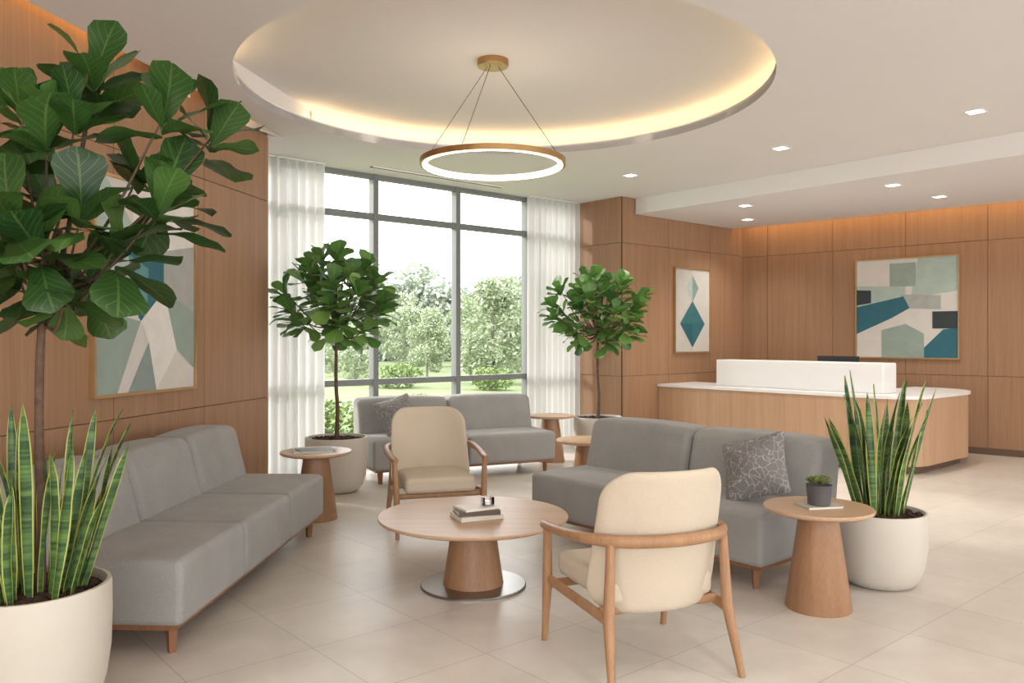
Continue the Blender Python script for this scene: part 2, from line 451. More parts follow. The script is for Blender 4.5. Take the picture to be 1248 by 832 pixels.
a = Vector((wx(7.2), 7.2, 0)) - wn*.16; b = W(2.6, 7.85)
V = []; F = []
dd = (b-a); L = dd.length; dd.normalize(); nn = Vector((dd.y, -dd.x, 0))
box(V, F, -.1, L, -.12, 0, 0, 3.46, lambda p: a+dd*p.x+nn*p.y+Vector((0, 0, p.z)))
struct(mesh_obj("wall_return", V, F, M['paint']), "painted return beside the curtain")

OC = Vector((-.05, 5.93, 0)); OR = 1.9
bm = bmesh.new()
e0 = Vector((wx(-3), -3, 0))+wn*.15; e1 = p0+wd*(Lw-.01)+wn*.15; e2 = p0+wd*(Lw-.01)+wn*.001; e3 = p0+wd*(Lw+.01)-wn*.5
outer = [e0.xy, (11, -3), (13, 8), (6.5, 14), W(8.4, 7.9).xy, W(2.4, 7.9).xy, e3.xy, (p0+wd*(Lw+.01)+wn*.001).xy, e2.xy, e1.xy]
def loop(pts, z):
    vs = [bm.verts.new((p[0], p[1], z)) for p in pts]
    return [bm.edges.new((vs[i], vs[(i+1) % len(vs)])) for i in range(len(vs))]
def circ(r, n=96): return [(OC.x+r*math.cos(2*math.pi*k/n), OC.y+r*math.sin(2*math.pi*k/n)) for k in range(n)]
es = loop(outer, CEIL)+loop(circ(OR), CEIL)
bmesh.ops.triangle_fill(bm, use_beauty=True, edges=es)
for f in list(bm.faces):
    c = f.calc_center_median()
    if (c.xy-OC.xy).length < OR*.98: bm.faces.remove(f)
ex = bmesh.ops.extrude_face_region(bm, geom=list(bm.faces))
bmesh.ops.translate(bm, vec=(0, 0, .06), verts=[g for g in ex['geom'] if isinstance(g, bmesh.types.BMVert)])
bmesh.ops.recalc_face_normals(bm, faces=bm.faces)
me = bpy.data.meshes.new("ceiling"); bm.to_mesh(me); bm.free(); me.materials.append(M['ceil'])
ob = bpy.data.objects.new("ceiling", me); COL.objects.link(ob); struct(ob, "smooth off-white plaster ceiling")
DZ = 3.43
prof = [(OR, 3.2), (OR, 3.275), (OR+.03, 3.275), (OR+.03, 3.265), (OR+.26, 3.265), (OR+.26, DZ-.04), (OR+.22, DZ), (0, DZ), (0, 3.6), (OR+.46, 3.6), (OR+.46, 3.2)]
o = lathe_obj("trim_3", prof, M['ceil'], n=96); o.location = (OC.x, OC.y, 0); struct(o, "round recessed ceiling coffer with lit lip")
o = lathe_obj("trim_4", [(OR+.12, 3.267), (OR+.15, 3.267), (OR+.15, 3.275), (OR+.12, 3.275)], M['warm'], n=96, closed=True); o.location = (OC.x, OC.y, 0); struct(o, "warm led strip hidden in coffer")

TR = 6.82
U3 = Vector((CU, SU, 0)); V3 = Vector((-SU, CU, 0))
panel_wall("wall_column", W(7.63, TR-.0), V3, -U3, .9, 0, 3.2, [], [.93, 2.62], back=.3)
panel_wall("wall_reception", W(7.66, TR), U3, -V3, 2.75, 0, 3.2, [.92, 1.84, 2.62], [.93, 2.62], back=.3)
BA = Vector((3.40, 11.87, 0)); BD = Vector((.745, -.667, 0)).normalized()
BN = Vector((BD.y, -BD.x, 0))
if BN.y > 0: BN = -BN
panel_wall("wall_back", BA-BD*.25, BD, BN, 9.0, 0, 3.2, [.25+.41+.93*k-.02 for k in range(0, 9)], [.95, 2.60], back=.2)
V = []; F = []; box(V, F, 0, 8.8, 0, .015, 0, .08, lambda p: BA+BD*p.x+BN*p.y+Vector((0, 0, p.z)))
struct(mesh_obj("baseboard_back", V, F, M['plinth']), "low brown baseboard")
S = 3.0
SE = BA+BN*.24
pts = [W(7.9, TR-.01).xy, (SE-BD*.02).xy, (SE+BD*8.6).xy, W(7.9, -4.5).xy]
struct(mesh_obj("trim_5", *prism(pts, S, CEIL-.001), M['ceil'], auto=.5), "dropped plaster soffit over reception")
V = []; F = []; box(V, F, .05, 8.6, .195, .235, 3.06, 3.10, lambda p: BA+BD*p.x+BN*p.y+Vector((0, 0, p.z)))
struct(mesh_obj("trim_6", V, F, M['warm2']), "warm led strip above back wall")

# ------------------------------------------------------------------ window
TG = 7.70
def xw(p): return W(p.x, p.y, p.z)
V = []; F = []
ms = [2.62, 3.46, 4.58, 5.70, 6.81, 7.60]
for s in ms: box(V, F, s-.032, s+.032, TG-.05, TG+.05, 0, 3.2, xw)
for z, h in ((.04, .08), (.93, .065), (2.74, .065), (3.175, .05)):
    for a, b in zip(ms[:-1], ms[1:]):
        box(V, F, a+.032, b-.032, TG-.04, TG+.04, z-h/2, z+h/2, xw)
win = struct(mesh_obj("window_1", V, F, M['winframe'], auto=.5), "full-height window with grey metal mullions")
V = []; F = []
for a, b in zip(ms[:-1], ms[1:]):
    for z0, z1 in ((.08, .8975), (.9625, 2.7075), (2.7725, 3.15)):
        i = len(V); V += [W(a+.03, TG, z0), W(b-.03, TG, z0), W(b-.03, TG, z1), W(a+.03, TG, z1)]; F.append((i, i+1, i+2, i+3))
g = mesh_obj("glass", V, F, M['glass'], parent=win); g["label"] = "clear glass panes"

def curtain(s0, s1, label):
    V = []; F = []
    n = int((s1-s0)*120); zs = [.02, .6, 1.4, 2.2, 3.0, 3.19]
    for j, z in enumerate(zs):
        amp = .046
        for i in range(n+1):
            s = s0+(s1-s0)*i/n
            ph = s*2*math.pi/.10
            V.append(W(s, 7.53+amp*math.sin(ph+.25*math.sin(s*5))+.006*math.sin(ph*.5), z))
    for j in range(len(zs)-1):
        for i in range(n):
            F.append((j*(n+1)+i, j*(n+1)+i+1, (j+1)*(n+1)+i+1, (j+1)*(n+1)+i))
    off = W((s0+s1)/2, 7.53)
    c = thing("curtain", label, "curtain", off, 0, "sheer window curtains")
    mesh_obj("curtain_fabric", [v-off for v in V], F, M['sheer'], c, True)
    V = []; F = []; box(V, F, s0, s1, 7.50, 7.56, 3.185, 3.199, xw)
    mesh_obj("curtain_track", [v-off for v in V], F, M['white'], c)
curtain(2.85, 3.90, "sheer white pleated curtain beside the oak wall")
curtain(6.70, 7.57, "sheer white pleated curtain beside the oak column")

def diffuser(a, b, w, z, lab):
    a = Vector((*a, z)); b = Vector((*b, z)); d = (b-a).normalized(); n = Vector((d.y, -d.x, 0)); L = (b-a).length
    o = thing("air_diffuser", lab, "air vent", a)
    V = []; F = []
    box(V, F, 0, L, -w/2-.012, -w/2, -.012, 0, lambda p: d*p.x+n*p.y+Vector((0, 0, p.z)))
    box(V, F, 0, L, w/2, w/2+.012, -.012, 0, lambda p: d*p.x+n*p.y+Vector((0, 0, p.z)))
    mesh_obj("diffuser_frame", V, F, M['white'], o)
    V = []; F = []
    box(V, F, 0, L, -w/2, w/2, -.005, 0, lambda p: d*p.x+n*p.y+Vector((0, 0, p.z)))
    mesh_obj("diffuser_slot", V, F, M['darkpot'], o)
diffuser(W(4.33, 7.33).xy, W(6.1, 7.33).xy, .06, CEIL-.001, "long slim linear air vent in the ceiling by the window")

def downlight(x, y, z, group):
    o = thing("recessed_downlight", "small square white recessed ceiling downlight, lit", "ceiling light", (x, y, z-.001), A0, group)
    V = []; F = []; w = .068; t = .012
    for a in ((-w, w, -w, -w+t), (-w, w, w-t, w), (-w, -w+t, -w+t, w-t), (w-t, w, -w+t, w-t)):
        box(V, F, *a, -.008, 0)
    mesh_obj("trim_ring", V, F, M['white'], o)
    V = []; F = []; box(V, F, -w+t, w-t, -w+t, w-t, -.004, 0)
    mesh_obj("lens", V, F, M['down'], o)
    l = bpy.data.lights.new("downlight_lamp", 'SPOT'); l.energy = 64; l.color = (1, .96, .91); l.spot_size = 2.2; l.spot_blend = .8; l.shadow_soft_size = .06
    lo = bpy.data.objects.new("lamp", l); COL.objects.link(lo); lo.parent = o; lo.location = (0, 0, -.03)
for x, y in ((3.66, 6.35), (2.53, 7.57), (1.296, 8.82)): downlight(x, y, CEIL, "ceiling downlights")
for x, y in ((2.79, 9.62), (3.145, 10.74), (3.95, 8.34), (4.79, 9.01)): downlight(x, y, S, "soffit downlights")
for x, y in ((-1.5, 2.2), (1.2, 1.6), (3.0, 3.2), (-.2, .2)): downlight(x, y, CEIL, "ceiling downlights")

pc = Vector((-.14, 5.86, DZ))
p = thing("ring_pendant_light", "slim brass ring pendant with glowing inner diffuser on cables", "pendant light", pc)
lathe_obj("ceiling_canopy", [(0, 0), (.115, 0), (.115, -.042), (.11, -.048), (0, -.048)], M['brass'], p)
zr = 2.68-DZ; rr = .53
lathe_obj("ring_frame", [(rr, zr-.02), (rr, zr+.02), (rr-.02, zr+.02), (rr-.02, zr-.02)], M['brass'], p, 96, closed=True)
lathe_obj("ring_diffuser", [(rr-.021, zr-.026), (rr-.021, zr+.016), (rr-.046, zr+.012), (rr-.046, zr-.022)], M['ringl'], p, 96, closed=True)
for k, a in enumerate((172, 248, 6)):
    a = math.radians(a); V = []; F = []
    sweep(V, F, [(.04*math.cos(a), .04*math.sin(a), -.046), ((rr-.01)*math.cos(a), (rr-.01)*math.sin(a), zr+.018)], .0028, 6)
    mesh_obj("suspension_cable", V, F, M['wire'], p)

# ------------------------------------------------------------------ sofa
def make_sofa(n, width, label, loc, rz):
    o = thing("sofa", label, "sofa", loc, rz, "grey lounge sofas")
    cw = width/n
    V = []; F = []; box(V, F, -width/2+.03, width/2-.03, -.37, .39, .118, .142)
    mesh_obj("base_frame", V, F, M['leg'], o, auto=.5)
    for i in range(n):
        cx = -width/2+cw*(i+.5)
        V, F = rbox(cw/2-.003, .30, .147, .034, 5, crown=.014)
        V = [v+Vector((cx, .125, .287)) for v in V]
        mesh_obj("seat_cushion", V, F, M['sofa'], o, True)
        def fn(q, cw=cw):
            h = (q.z+.325)/.65
            q.y = q.y*(1.10-.22*h) - .13*h + .0
            q.z += .016*(1-(q.x/(cw/2))**2)*max(0, q.z/.325)
            return q
        V, F = rbox(cw/2-.003, .16, .32, .06, 6, fn=fn)
        V = [v+Vector((cx, -.225, .142+.32)) for v in V]
        mesh_obj("back_cushion", V, F, M['sofa'], o, True)
    for x in (-width/2+.09, width/2-.09):
        for y in (-.31, .34):
            V = []; F = []
            sweep(V, F, [(x, y, 0), (x, y, .119)], [.02, .03], 4)
            mesh_obj("leg", V, F, M['leg'], o, auto=.5)
    return o
make_sofa(3, 2.28, "grey fabric three-seat armless sofa along the oak wall", (-1.82, 4.66, 0), math.atan2(-1, -.04))
make_sofa(2, 1.9, "grey fabric two-seat sofa holding a patterned cushion", (1.07, 5.39, 0), math.atan2(.76, -.649))
make_sofa(2, 1.95, "grey fabric two-seat sofa in front of the window", (-.60, 8.42, 0), math.atan2(-.407, -.914))

def cushion(loc, rz, lean, roll, size, label):
    def fn(q):
        q2 = Vector((q.x*(1-.07*(1-(q.z/(size/2))**2)), q.y, q.z*(1-.07*(1-(q.x/(size/2))**2))))
        q2.y *= (1-.55*max(abs(q.x), abs(q.z))/(size/2))*1.25
        return q2
    V, F = pad(size, size, .025, .17, e0=.1, fn=fn, power=2.2)
    ob = mesh_obj("throw_cushion", V, F, M['pillow'], None, True)
    ob.matrix_world = Matrix.Translation(loc) @ Matrix.Rotation(rz, 4, 'Z') @ Matrix.Rotation(lean, 4, 'X') @ Matrix.Rotation(roll, 4, 'Y')
    ob["label"] = label; ob["category"] = "cushion"; ob["group"] = "patterned throw cushions"
rzR = math.atan2(.76, -.649)
cl = Vector((1.07, 5.39, 0)) + Matrix.Rotation(rzR, 3, 'Z') @ Vector((-.70, .10, .635))
cushion(cl, rzR+.1, .5, .33, .40, "dark grey cushion with pale branching lines on the two-seat sofa")
rzW = math.atan2(-.407, -.914)
cl = Vector((-.60, 8.42, 0)) + Matrix.Rotation(rzW, 3, 'Z') @ Vector((.64, .10, .635))
cushion(cl, rzW, .5, .3, .40, "dark grey patterned cushion on the sofa by the window")

# ------------------------------------------------------------------ armchair
def make_chair(loc, f, label):
    o = thing("armchair", label, "armchair", loc, math.atan2(-f[0], f[1]), "cream lounge armchairs")
    V, F = rbox(.258, .26, .055, .035, 5, crown=.012)
    V = [Vector((v.x*(1-.05*(.26-v.y)), v.y+.03, v.z+.362)) for v in V]
    mesh_obj("seat_cushion", V, F, M['cream'], o, True)
    def fn(q):
        zz = q.z+.57
        h = (zz-.27)/.6
        q.x *= 1.03 - .09*h
        k = abs(q.x)/.30
        y = q.y - .24 - .12*h + .13*k**2.2
        return Vector((q.x, y, zz))
    V, F = pad(.60, .60, .125, .046, e0=.88, fn=fn, n=14)
    mesh_obj("backrest", V, F, M['cream'], o, True)
    half = [(.325, .29, .545), (.336, .14, .555), (.340, -.04, .572), (.325, -.17, .585), (.245, -.29, .59), (.12, -.347, .592), (0, -.362, .592)]
    pts = half + [(-x, y, z) for x, y, z in reversed(half[:-1])]
    P = catmull(pts, 5); n = len(P)
    rad = []
    for k in range(n):
        e = min(k, n-1-k)/(n/2)
        w = .027 - .007*min(1, e*1.6)
        if e == 0: w *= .6
        rad.append((w, .018+.008*min(1, e*1.5)))
    V = []; F = []; sweep(V, F, P, rad, 12)
    mesh_obj("armrest_rail", V, F, M['chairwood'], o, True, auto=1.0)
    for sx in (-1, 1):
        V = []; F = []
        sweep(V, F, [(sx*.315, .30, 0), (sx*.315, .265, .28), (sx*.328, .235, .55)], [.014, .023, .019], 12)
        mesh_obj("leg", V, F, M['chairwood'], o, True, auto=1.0)
        V = []; F = []
        sweep(V, F, [(sx*.30, -.36, 0), (sx*.278, -.285, .28), (sx*.264, -.275, .58)], [.014, .024, .018], 12)
        mesh_obj("leg", V, F, M['chairwood'], o, True, auto=1.0)
        V = []; F = []
        sweep(V, F, [(sx*.314, .265, .30), (sx*.295, 0, .285), (sx*.276, -.283, .27)], [(.013, .024)]*3, 10)
        mesh_obj("side_rail", V, F, M['chairwood'], o, True, auto=1.0)
    V = []; F = []
    sweep(V, F, [(-.31, .225, .285), (.31, .225, .285)], [(.012, .02)]*2, 10)
    sweep(V, F, [(-.28, -.2, .285), (.28, -.2, .285)], [(.012, .02)]*2, 10)
    mesh_obj("cross_rail", V, F, M['chairwood'], o, True, auto=1.0)
    return o
ch = make_chair((.55, 3.57, 0), (-.34, .94), "cream upholstered armchair with oak frame, back turned")
copy_thing(ch, (-.58, 5.98, 0), math.atan2(-.28, -.96), "cream upholstered armchair with oak frame facing the coffee table")

# ------------------------------------------------------------------ tables
ct = thing("coffee_table", "round oak coffee table with conical pedestal and steel base disc", "coffee table", (-.22, 4.58, 0))
lathe_obj("table_top", [(0, .372), (.50, .372), (.535, .385), (.54, .395), (.537, .402), (0, .404)], M['tabletop'], ct, 96)
lathe_obj("pedestal", [(.172, .014), (.118, .372), (0, .372)], M['cone'], ct, 64)
lathe_obj("base_plate", [(0, 0), (.30, 0), (.30, .008), (.295, .014), (0, .016)], M['steel'], ct, 96)
stb = thing("side_table", "round oak side table holding a succulent", "side table", (1.60, 4.20, 0), 0, "round oak side tables")
lathe_obj("table_top", [(0, .50), (.255, .50), (.272, .51), (.275, .52), (.272, .527), (0, .528)], M['tabletop'], stb, 72)
lathe_obj("pedestal", [(0, 0), (.165, 0), (.166, .006), (.095, .50), (0, .50)], M['cone'], stb, 64)
copy_thing(stb, (-1.53, 6.28, 0), .4, "round oak side table with magazines beside the three-seat sofa")
copy_thing(stb, (.44, 9.24, 0), .8, "round oak side table beside the window sofa")
copy_thing(stb, (.66, 7.0, 0), 1.2, "round oak side table behind the two-seat sofa")

def book(loc, rz, w, d, h, col, label, name="book"):
    o = thing(name, label, "book" if name == "book" else "magazine", loc, rz, "table reading material")
    V = []; F = []; t = .0025 if name == "book" else .001
    box(V, F, -w/2, w/2, -d/2, d/2, 0, t); box(V, F, -w/2, w/2, -d/2, d/2, h-t, h); box(V, F, -w/2, -w/2+t, -d/2, d/2, t, h-t)
    mesh_obj("cover", V, F, plain("cover_"+name, col, .5), o)
    V = []; F = []; box(V, F, -w/2+t, w/2-.004, -d/2+.004, d/2-.004, t, h-t)
    mesh_obj("pages", V, F, M['paper'], o)
bz = .404
book((-.20, 4.50, bz), 2.0, .19, .25, .024, (205, 198, 186), "pale hardback book at the bottom of the stack")
book((-.20, 4.50, bz+.024), 1.85, .175, .235, .026, (92, 80, 70), "brown hardback book in the middle of the stack")
book((-.20, 4.505, bz+.05), 2.1, .16, .21, .012, (222, 216, 206), "cream slim book on top of the stack")
gv = thing("glass_votive", "small clear glass cube holder on the books", "candle holder", (-.14, 4.52, bz+.062), .5)
V = []; F = []
for a in ((-.03, .03, -.03, -.026), (-.03, .03, .026, .03), (-.03, -.026, -.026, .026), (.026, .03, -.026, .026)): box(V, F, *a, 0, .05)
box(V, F, -.026, .026, -.026, .026, 0, .006)
mesh_obj("glass_body", V, F, M['glass'], gv)
V, F = lathe([(0, .006), (.02, .006), (.02, .026), (0, .026)], 24); mesh_obj("candle", V, F, M['white'], gv, auto=.5)
book((-1.55, 6.26, .528), .3, .3, .22, .008, (196, 190, 180), "pale magazine lying on the side table", "magazine")
book((-1.53, 6.27, .536), .5, .28, .2, .006, (110, 116, 118), "grey-covered magazine on top", "magazine")
book((1.60, 4.19, .528), .2, .2, .14, .010, (180, 172, 160), "thin beige booklet under the succulent pot", "magazine")

# ------------------------------------------------------------------ plants
def leafpts(V, F, UV, base, d, nrm, L, Wd, bend, prof, nl=8, fold=.12, wave=.02, rr_=R):
    d = d.normalized(); nrm = (nrm - d*nrm.dot(d)).normalized(); s = d.cross(nrm)
    i0 = len(V); cols = (-1, -.55, 0, .55, 1); ph = rr_.uniform(0, 6)
    for k in range(nl+1):
        t = k/nl
        for (ta, wa), (tb, wb) in zip(prof[:-1], prof[1:]):
            if ta <= t <= tb: w = wa+(wb-wa)*(t-ta)/(tb-ta); break
        ang = bend*t
        cx = math.sin(ang)/bend if abs(bend) > 1e-3 else t; cz = -(1-math.cos(ang))/bend if abs(bend) > 1e-3 else 0
        c = base + d*(cx*L) + nrm*(cz*L)
        ln = nrm*math.cos(ang)+d*math.sin(ang)
        for a in cols:
            V.append(c + s*(a*w*Wd/2) + ln*(fold*abs(a)*w*Wd/2 + wave*L*abs(a)*math.sin(t*11+ph+a)))
            UV.append((a, t))
    for k in range(nl):
        for j in range(4):
            F.append((i0+k*5+j, i0+k*5+j+1, i0+(k+1)*5+j+1, i0+(k+1)*5+j))
FID = [(0, .03), (.06, .05), (.14, .34), (.3, .56), (.42, .62), (.58, .86), (.72, 1), (.84, .98), (.94, .7), (1, .14)]
def canopy(tips, center, per, Lr, rnd, extra_out=.7, el0=-30, bend=(.35, 1.0), wave=.02, wr=(.58, .78)):
    V = []; F = []; UV = []
    for tp in tips:
        tp = Vector(tp); out = (tp-center)
        out = out.normalized() if out.length > .01 else Vector((0, 0, 1))
        ph = rnd.uniform(0, 6.28)
        for k in range(per):
            az = ph + k*2.4; el = math.radians(el0+(80-el0)*(k+.5)/per + rnd.uniform(-12, 12))
            d = Vector((math.cos(az)*math.cos(el), math.sin(az)*math.cos(el), math.sin(el))) + out*extra_out
            d.normalize()
            up = Vector((0, 0, 1)) + out*.25 + Vector((rnd.uniform(-.35, .35), rnd.uniform(-.35, .35), 0))
            if abs(d.z) > .9: up = -Vector((math.cos(az), math.sin(az), .2))
            L = rnd.uniform(*Lr)
            leafpts(V, F, UV, tp - Vector((0, 0, .3*L*(per-k)/per)) , d, up, L, L*rnd.uniform(*wr), rnd.uniform(*bend), FID, wave=wave, rr_=rnd)
    return V, F, UV
def branches(parent, trunk_pts, trunk_r, tips, fork, rnd):
    V = []; F = []
    P = catmull(trunk_pts, 5); n = len(P)
    sweep(V, F, P, [trunk_r*(1-.4*k/n) for k in range(n)], 10)
    mesh_obj("trunk", V, F, M['trunk'], parent, True)
    V = []; F = []
    for tp in tips:
        tp = Vector(tp); f = fork + Vector((0, 0, rnd.uniform(-.02, .35)*max(0, tp.z-fork.z)))
        mid = (f+tp)/2 + Vector((0, 0, -.08))
        P = catmull([f, mid, tp], 4)
        sweep(V, F, P, [trunk_r*.4*(1-.55*k/len(P)) for k in range(len(P))], 6)
    mesh_obj("branch_cluster", V, F, M['trunk'], parent, True)
def planter(o, r, h):
    prof = [(0, 0), (r*.60, 0), (r*.72, h*.03), (r*.84, h*.12), (r*.93, h*.28), (r*.985, h*.5), (r, h*.75), (r*.995, h*.97), (r*.98, h), (r*.93, h), (r*.915, h*.97), (r*.9, h*.86), (0, h*.86)]
    lathe_obj("planter_pot", prof, M['pot'], o, 64, auto=.9)
    V, F = lathe([(0, h*.95), (r*.5, h*.95), (r*.905, h*.93)], 40)
    rn = random.Random(3)
    mesh_obj("soil", [v+Vector((0, 0, rn.uniform(-.006, .006))) for v in V], F, M['soil'], o, True)
    V = []; F = []
    for k in range(220):
        a = rn.uniform(0, 6.28); q = r*.86*math.sqrt(rn.random()); s = rn.uniform(.008, .018)
        m = Matrix.Translation((q*math.cos(a), q*math.sin(a), h*.955)) @ Euler((rn.uniform(-.5, .5), rn.uniform(-.5, .5), rn.uniform(0, 6))).to_matrix().to_4x4()
        box(V, F, -s, s, -s*.7, s*.7, -s*.4, s*.4, lambda p: m @ p)
    b = mesh_obj("bark_mulch", V, F, M['soil'], o); b["kind"] = "stuff"
def ell_tips(center, rx, rz, n, rnd):
    out = []
    for k in range(n):
        z = 1-2*(k+.5)/n; a = k*2.39996+rnd.uniform(-.3, .3); q = math.sqrt(1-z*z); m = rnd.uniform(.88, 1.06) if k % 4 else rnd.uniform(.35, .65)
        out.append(center+Vector((q*math.cos(a)*rx*m, q*math.sin(a)*rx*m, z*rz*m)))
    return out
def tree(loc, label, ctr_z, rx, rz, nt_, seed, h=.5, r=.285):
    rnd = random.Random(seed)
    o = thing("potted_fiddle_leaf_fig", label, "potted tree", loc, 0, "standard fiddle-leaf figs")
    planter(o, r, h)
    c = Vector((0, 0, ctr_z))
    tips = ell_tips(c, rx, rz, nt_, rnd)
    fork = Vector((.0, 0, ctr_z-rz*.85))
    branches(o, [(0, 0, h*.9), (.01, 0, .75), (-.005, .005, 1.0), fork], .022, tips, fork, rnd)
    V, F, UV = canopy(tips, c, 8, (.16, .225), rnd, .7, -10, (.2, .8), .02, (.62, .84))
    l = mesh_obj("leaf_canopy", V, F, M['leaf2'], o, True, uv=UV)
tree((-1.62, 7.42, 0), "fiddle-leaf fig in round cream planter beside the window", 1.79, .46, .36, 38, 5)
tree((1.0, 9.36, 0), "fiddle-leaf fig in round cream planter by the oak column", 1.76, .51, .38, 40, 9)

def snake(o, zb, n, Lr, spread, rr0, rnd, wr=(.045, .065)):
    V = []; F = []; UV = []
    prof = [(0, .55), (.25, .8), (.55, 1), (.8, .8), (.93, .4), (1, .02)]
    for k in range(n):
        a = k*2.4+rnd.uniform(-.4, .4); q = rr0*math.sqrt((k+.5)/n)
        base = Vector((q*math.cos(a), q*math.sin(a), zb))
        tilt = spread*(q/rr0)*rnd.uniform(.5, 1.1)
        d = Vector((math.cos(a)*math.sin(tilt), math.sin(a)*math.sin(tilt), math.cos(tilt)))
        an = a + rnd.uniform(-1.2, 1.2)+math.pi
        nrm = Vector((math.cos(an), math.sin(an), .1))
        leafpts(V, F, UV, base, d, nrm, rnd.uniform(*Lr)*(1-.25*q/rr0*rnd.random()), rnd.uniform(*wr), rnd.uniform(-.15, .3), prof, nl=12, fold=.45, wave=.006, rr_=rnd)
    return mesh_obj("snake_plant_leaves", V, F, M['snake'], o, True, uv=UV)
o = thing("potted_snake_plant", "tall variegated snake plant in round cream planter by the side table", "potted plant", (2.11, 4.62, 0))
planter(o, .255, .42); snake(o, .39, 28, (.55, .90), .30, .13, random.Random(21), (.04, .058))
o = thing("large_mixed_planter", "large cream planter with tall fiddle-leaf fig underplanted with snake plants", "potted tree", (-1.76, 2.95, 0))
planter(o, .265, .50)
rnd = random.Random(12)
snake(o, .47, 42, (.40, .76), .34, .19, rnd, (.03, .048))
T = []
for x, z, dy in ((115, 100, 0), (85, 125, .12), (205, 150, -.05), (245, 160, .1), (15, 130, .05), (-30, 150, -.1), (80, 180, -.12), (180, 235, .1), (200, 262, -.06), (40, 235, .1), (120, 270, -.12), (30, 310, .0), (90, 340, .1), (148, 305, -.05), (-20, 290, .15), (60, 280, -.2), (140, 205, .18), (0, 210, -.18), (100, 355, -.1), (20, 350, .1), (110, 155, -.1), (80, 305, -.15)):
    T.append(Vector(((x-624)/332.2+1.76, dy, 1.4-(z-413)/332.2)))
c = Vector((.15, 0, 1.88))
branches(o, [(.03, 0, .47), (.03, .0, .8), (.025, 0, 1.15), (.04, 0, 1.5), (.1, 0, 1.8)], .019, T, Vector((.05, 0, 1.45)), rnd)
V, F, UV = canopy(T, c, 8, (.17, .27), rnd, .5, -20, (.1, .8), .026)
mesh_obj("leaf_canopy", V, F, M['leaf'], o, True, uv=UV)
o = thing("potted_succulent", "small green succulent in charcoal pot on the side table", "potted plant", (1.60, 4.19, .538))
lathe_obj("pot", [(0, 0), (.05, 0), (.056, .004), (.064, .10), (.066, .105), (.06, .105), (.056, .095), (0, .095)], M['darkpot'], o, 40)
V = []; F = []; UV = []; rs = random.Random(4)
SP = [(0, .4), (.3, .9), (.6, 1), (.85, .7), (1, .1)]
for cxy in ((0, 0), (.035, .01), (-.035, .012), (.01, .036), (.005, -.036), (-.025, -.03)):
    for k in range(22):
        a = k*2.4; el = .15+1.2*k/22
        d = Vector((math.cos(a)*math.cos(el), math.sin(a)*math.cos(el), math.sin(el)))
        up = Vector((-math.cos(a)*.3, -math.sin(a)*.3, 1))
        leafpts(V, F, UV, Vector((cxy[0], cxy[1], .11+.01*rs.random())), d, up, .046*(1-.35*k/22), .019, -.4, SP, nl=4, fold=.3, wave=0, rr_=rs)
mesh_obj("succulent_rosettes", V, F, M['succ'], o, True, uv=UV)

# ------------------------------------------------------------------ art
def art(name, label, p0, d, nrm, w, z0, z1, base, polys, cat="framed artwork"):
    o = bpy.data.objects.new(name, None); COL.objects.link(o); o["label"] = label; o["category"] = cat
    o.location = p0 + Vector((0, 0, z0)); h = z1-z0
    def xf(p): return d*p.x + nrm*p.y + Vector((0, 0, p.z))
    V = []; F = []; t = .018
    for a in ((0, w, 0, t), (0, w, h-t, h), (0, t, t, h-t), (w-t, w, t, h-t)):
        box(V, F, a[0], a[1], 0.001, .04, a[2], a[3], xf)
    mesh_obj("picture_frame", V, F, M['gold'], o, auto=.5)
    V = []; F = []; mi = []; mats = [plain("canvas_base", base, .85, var=.03, scale=8, bump=.1)]
    box(V, F, t, w-t, .001, .022, t, h-t, xf); mi = [0]*6
    iw, ih = w-2*t, h-2*t
    for q, (c, pts) in enumerate(polys):
        i = len(V)
        for x, y in pts: V.append(xf(Vector((t+x*iw, .0225+.0004*q, t+y*ih))))
        F.append(tuple(range(i, i+len(pts)))); mats.append(plain("canvas_paint", c, .85, var=.06, scale=9, bump=.1)); mi.append(q+1)
    mesh_obj("canvas", V, F, mats, o, midx=mi)
    return o
CRM = (200, 195, 187); GRY = (158, 160, 154); SAGE = (140, 154, 144); TEAL = (46, 98, 110); DTEAL = (34, 84, 94); CHAR = (48, 58, 62); MINT = (162, 177, 168)
art("wall_art", "abstract cream, sage and teal canvas behind the reception desk", BA+BD*1.63, BD, BN, 1.25, 1.146, 2.45, CRM, [
    (MINT, [(.55, .60), (1, .66), (1, 1), (.62, 1), (.58, .8)]), (SAGE, [(.34, .72), (.60, .72), (.60, .96), (.34, .96)]),
    (MINT, [(0, .50), (.5, .60), (.5, .72), (.0, .74)]),
    (GRY, [(.45, .5), (.84, .48), (.84, .62), (.45, .64)]), (CHAR, [(0, .54), (.15, .56), (.15, .69), (0, .70)]),
    (TEAL, [(.0, .24), (.36, .40), (.54, .50), (.48, .62), (0, .52)]),
    (SAGE, [(.26, 0), (.68, 0), (.68, .24), (.5, .34), (.26, .28)]),
    (TEAL, [(.68, 0), (1, 0), (1, .30), (.86, .28), (.68, .10)]), (CHAR, [(.76, .29), (1, .29), (1, .46), (.76, .46)])])
art("wall_art", "narrow abstract canvas of teal and grey diamonds in gold frame", W(8.67, TR), U3, -V3, .80, 1.21, 2.37, (188, 183, 174), [
    ((180, 175, 165), [(0, 0), (.5, 0), (.5, 1), (0, 1)]), ((118, 138, 132), [(.5, .94), (.68, .78), (.5, .60), (.32, .78)]), ((160, 172, 162), [(.5, .94), (.5, .60), (.32, .78)]),
    ((48, 98, 102), [(.5, .62), (.86, .34), (.14, .34)]), (DTEAL, [(.14, .34), (.86, .34), (.5, .05)]), ((42, 94, 100), [(.5, .34), (.86, .34), (.5, .05)])])
q0 = Vector((wx(4.955), 4.955, 0)); q1 = Vector((wx(6.04), 6.04, 0))
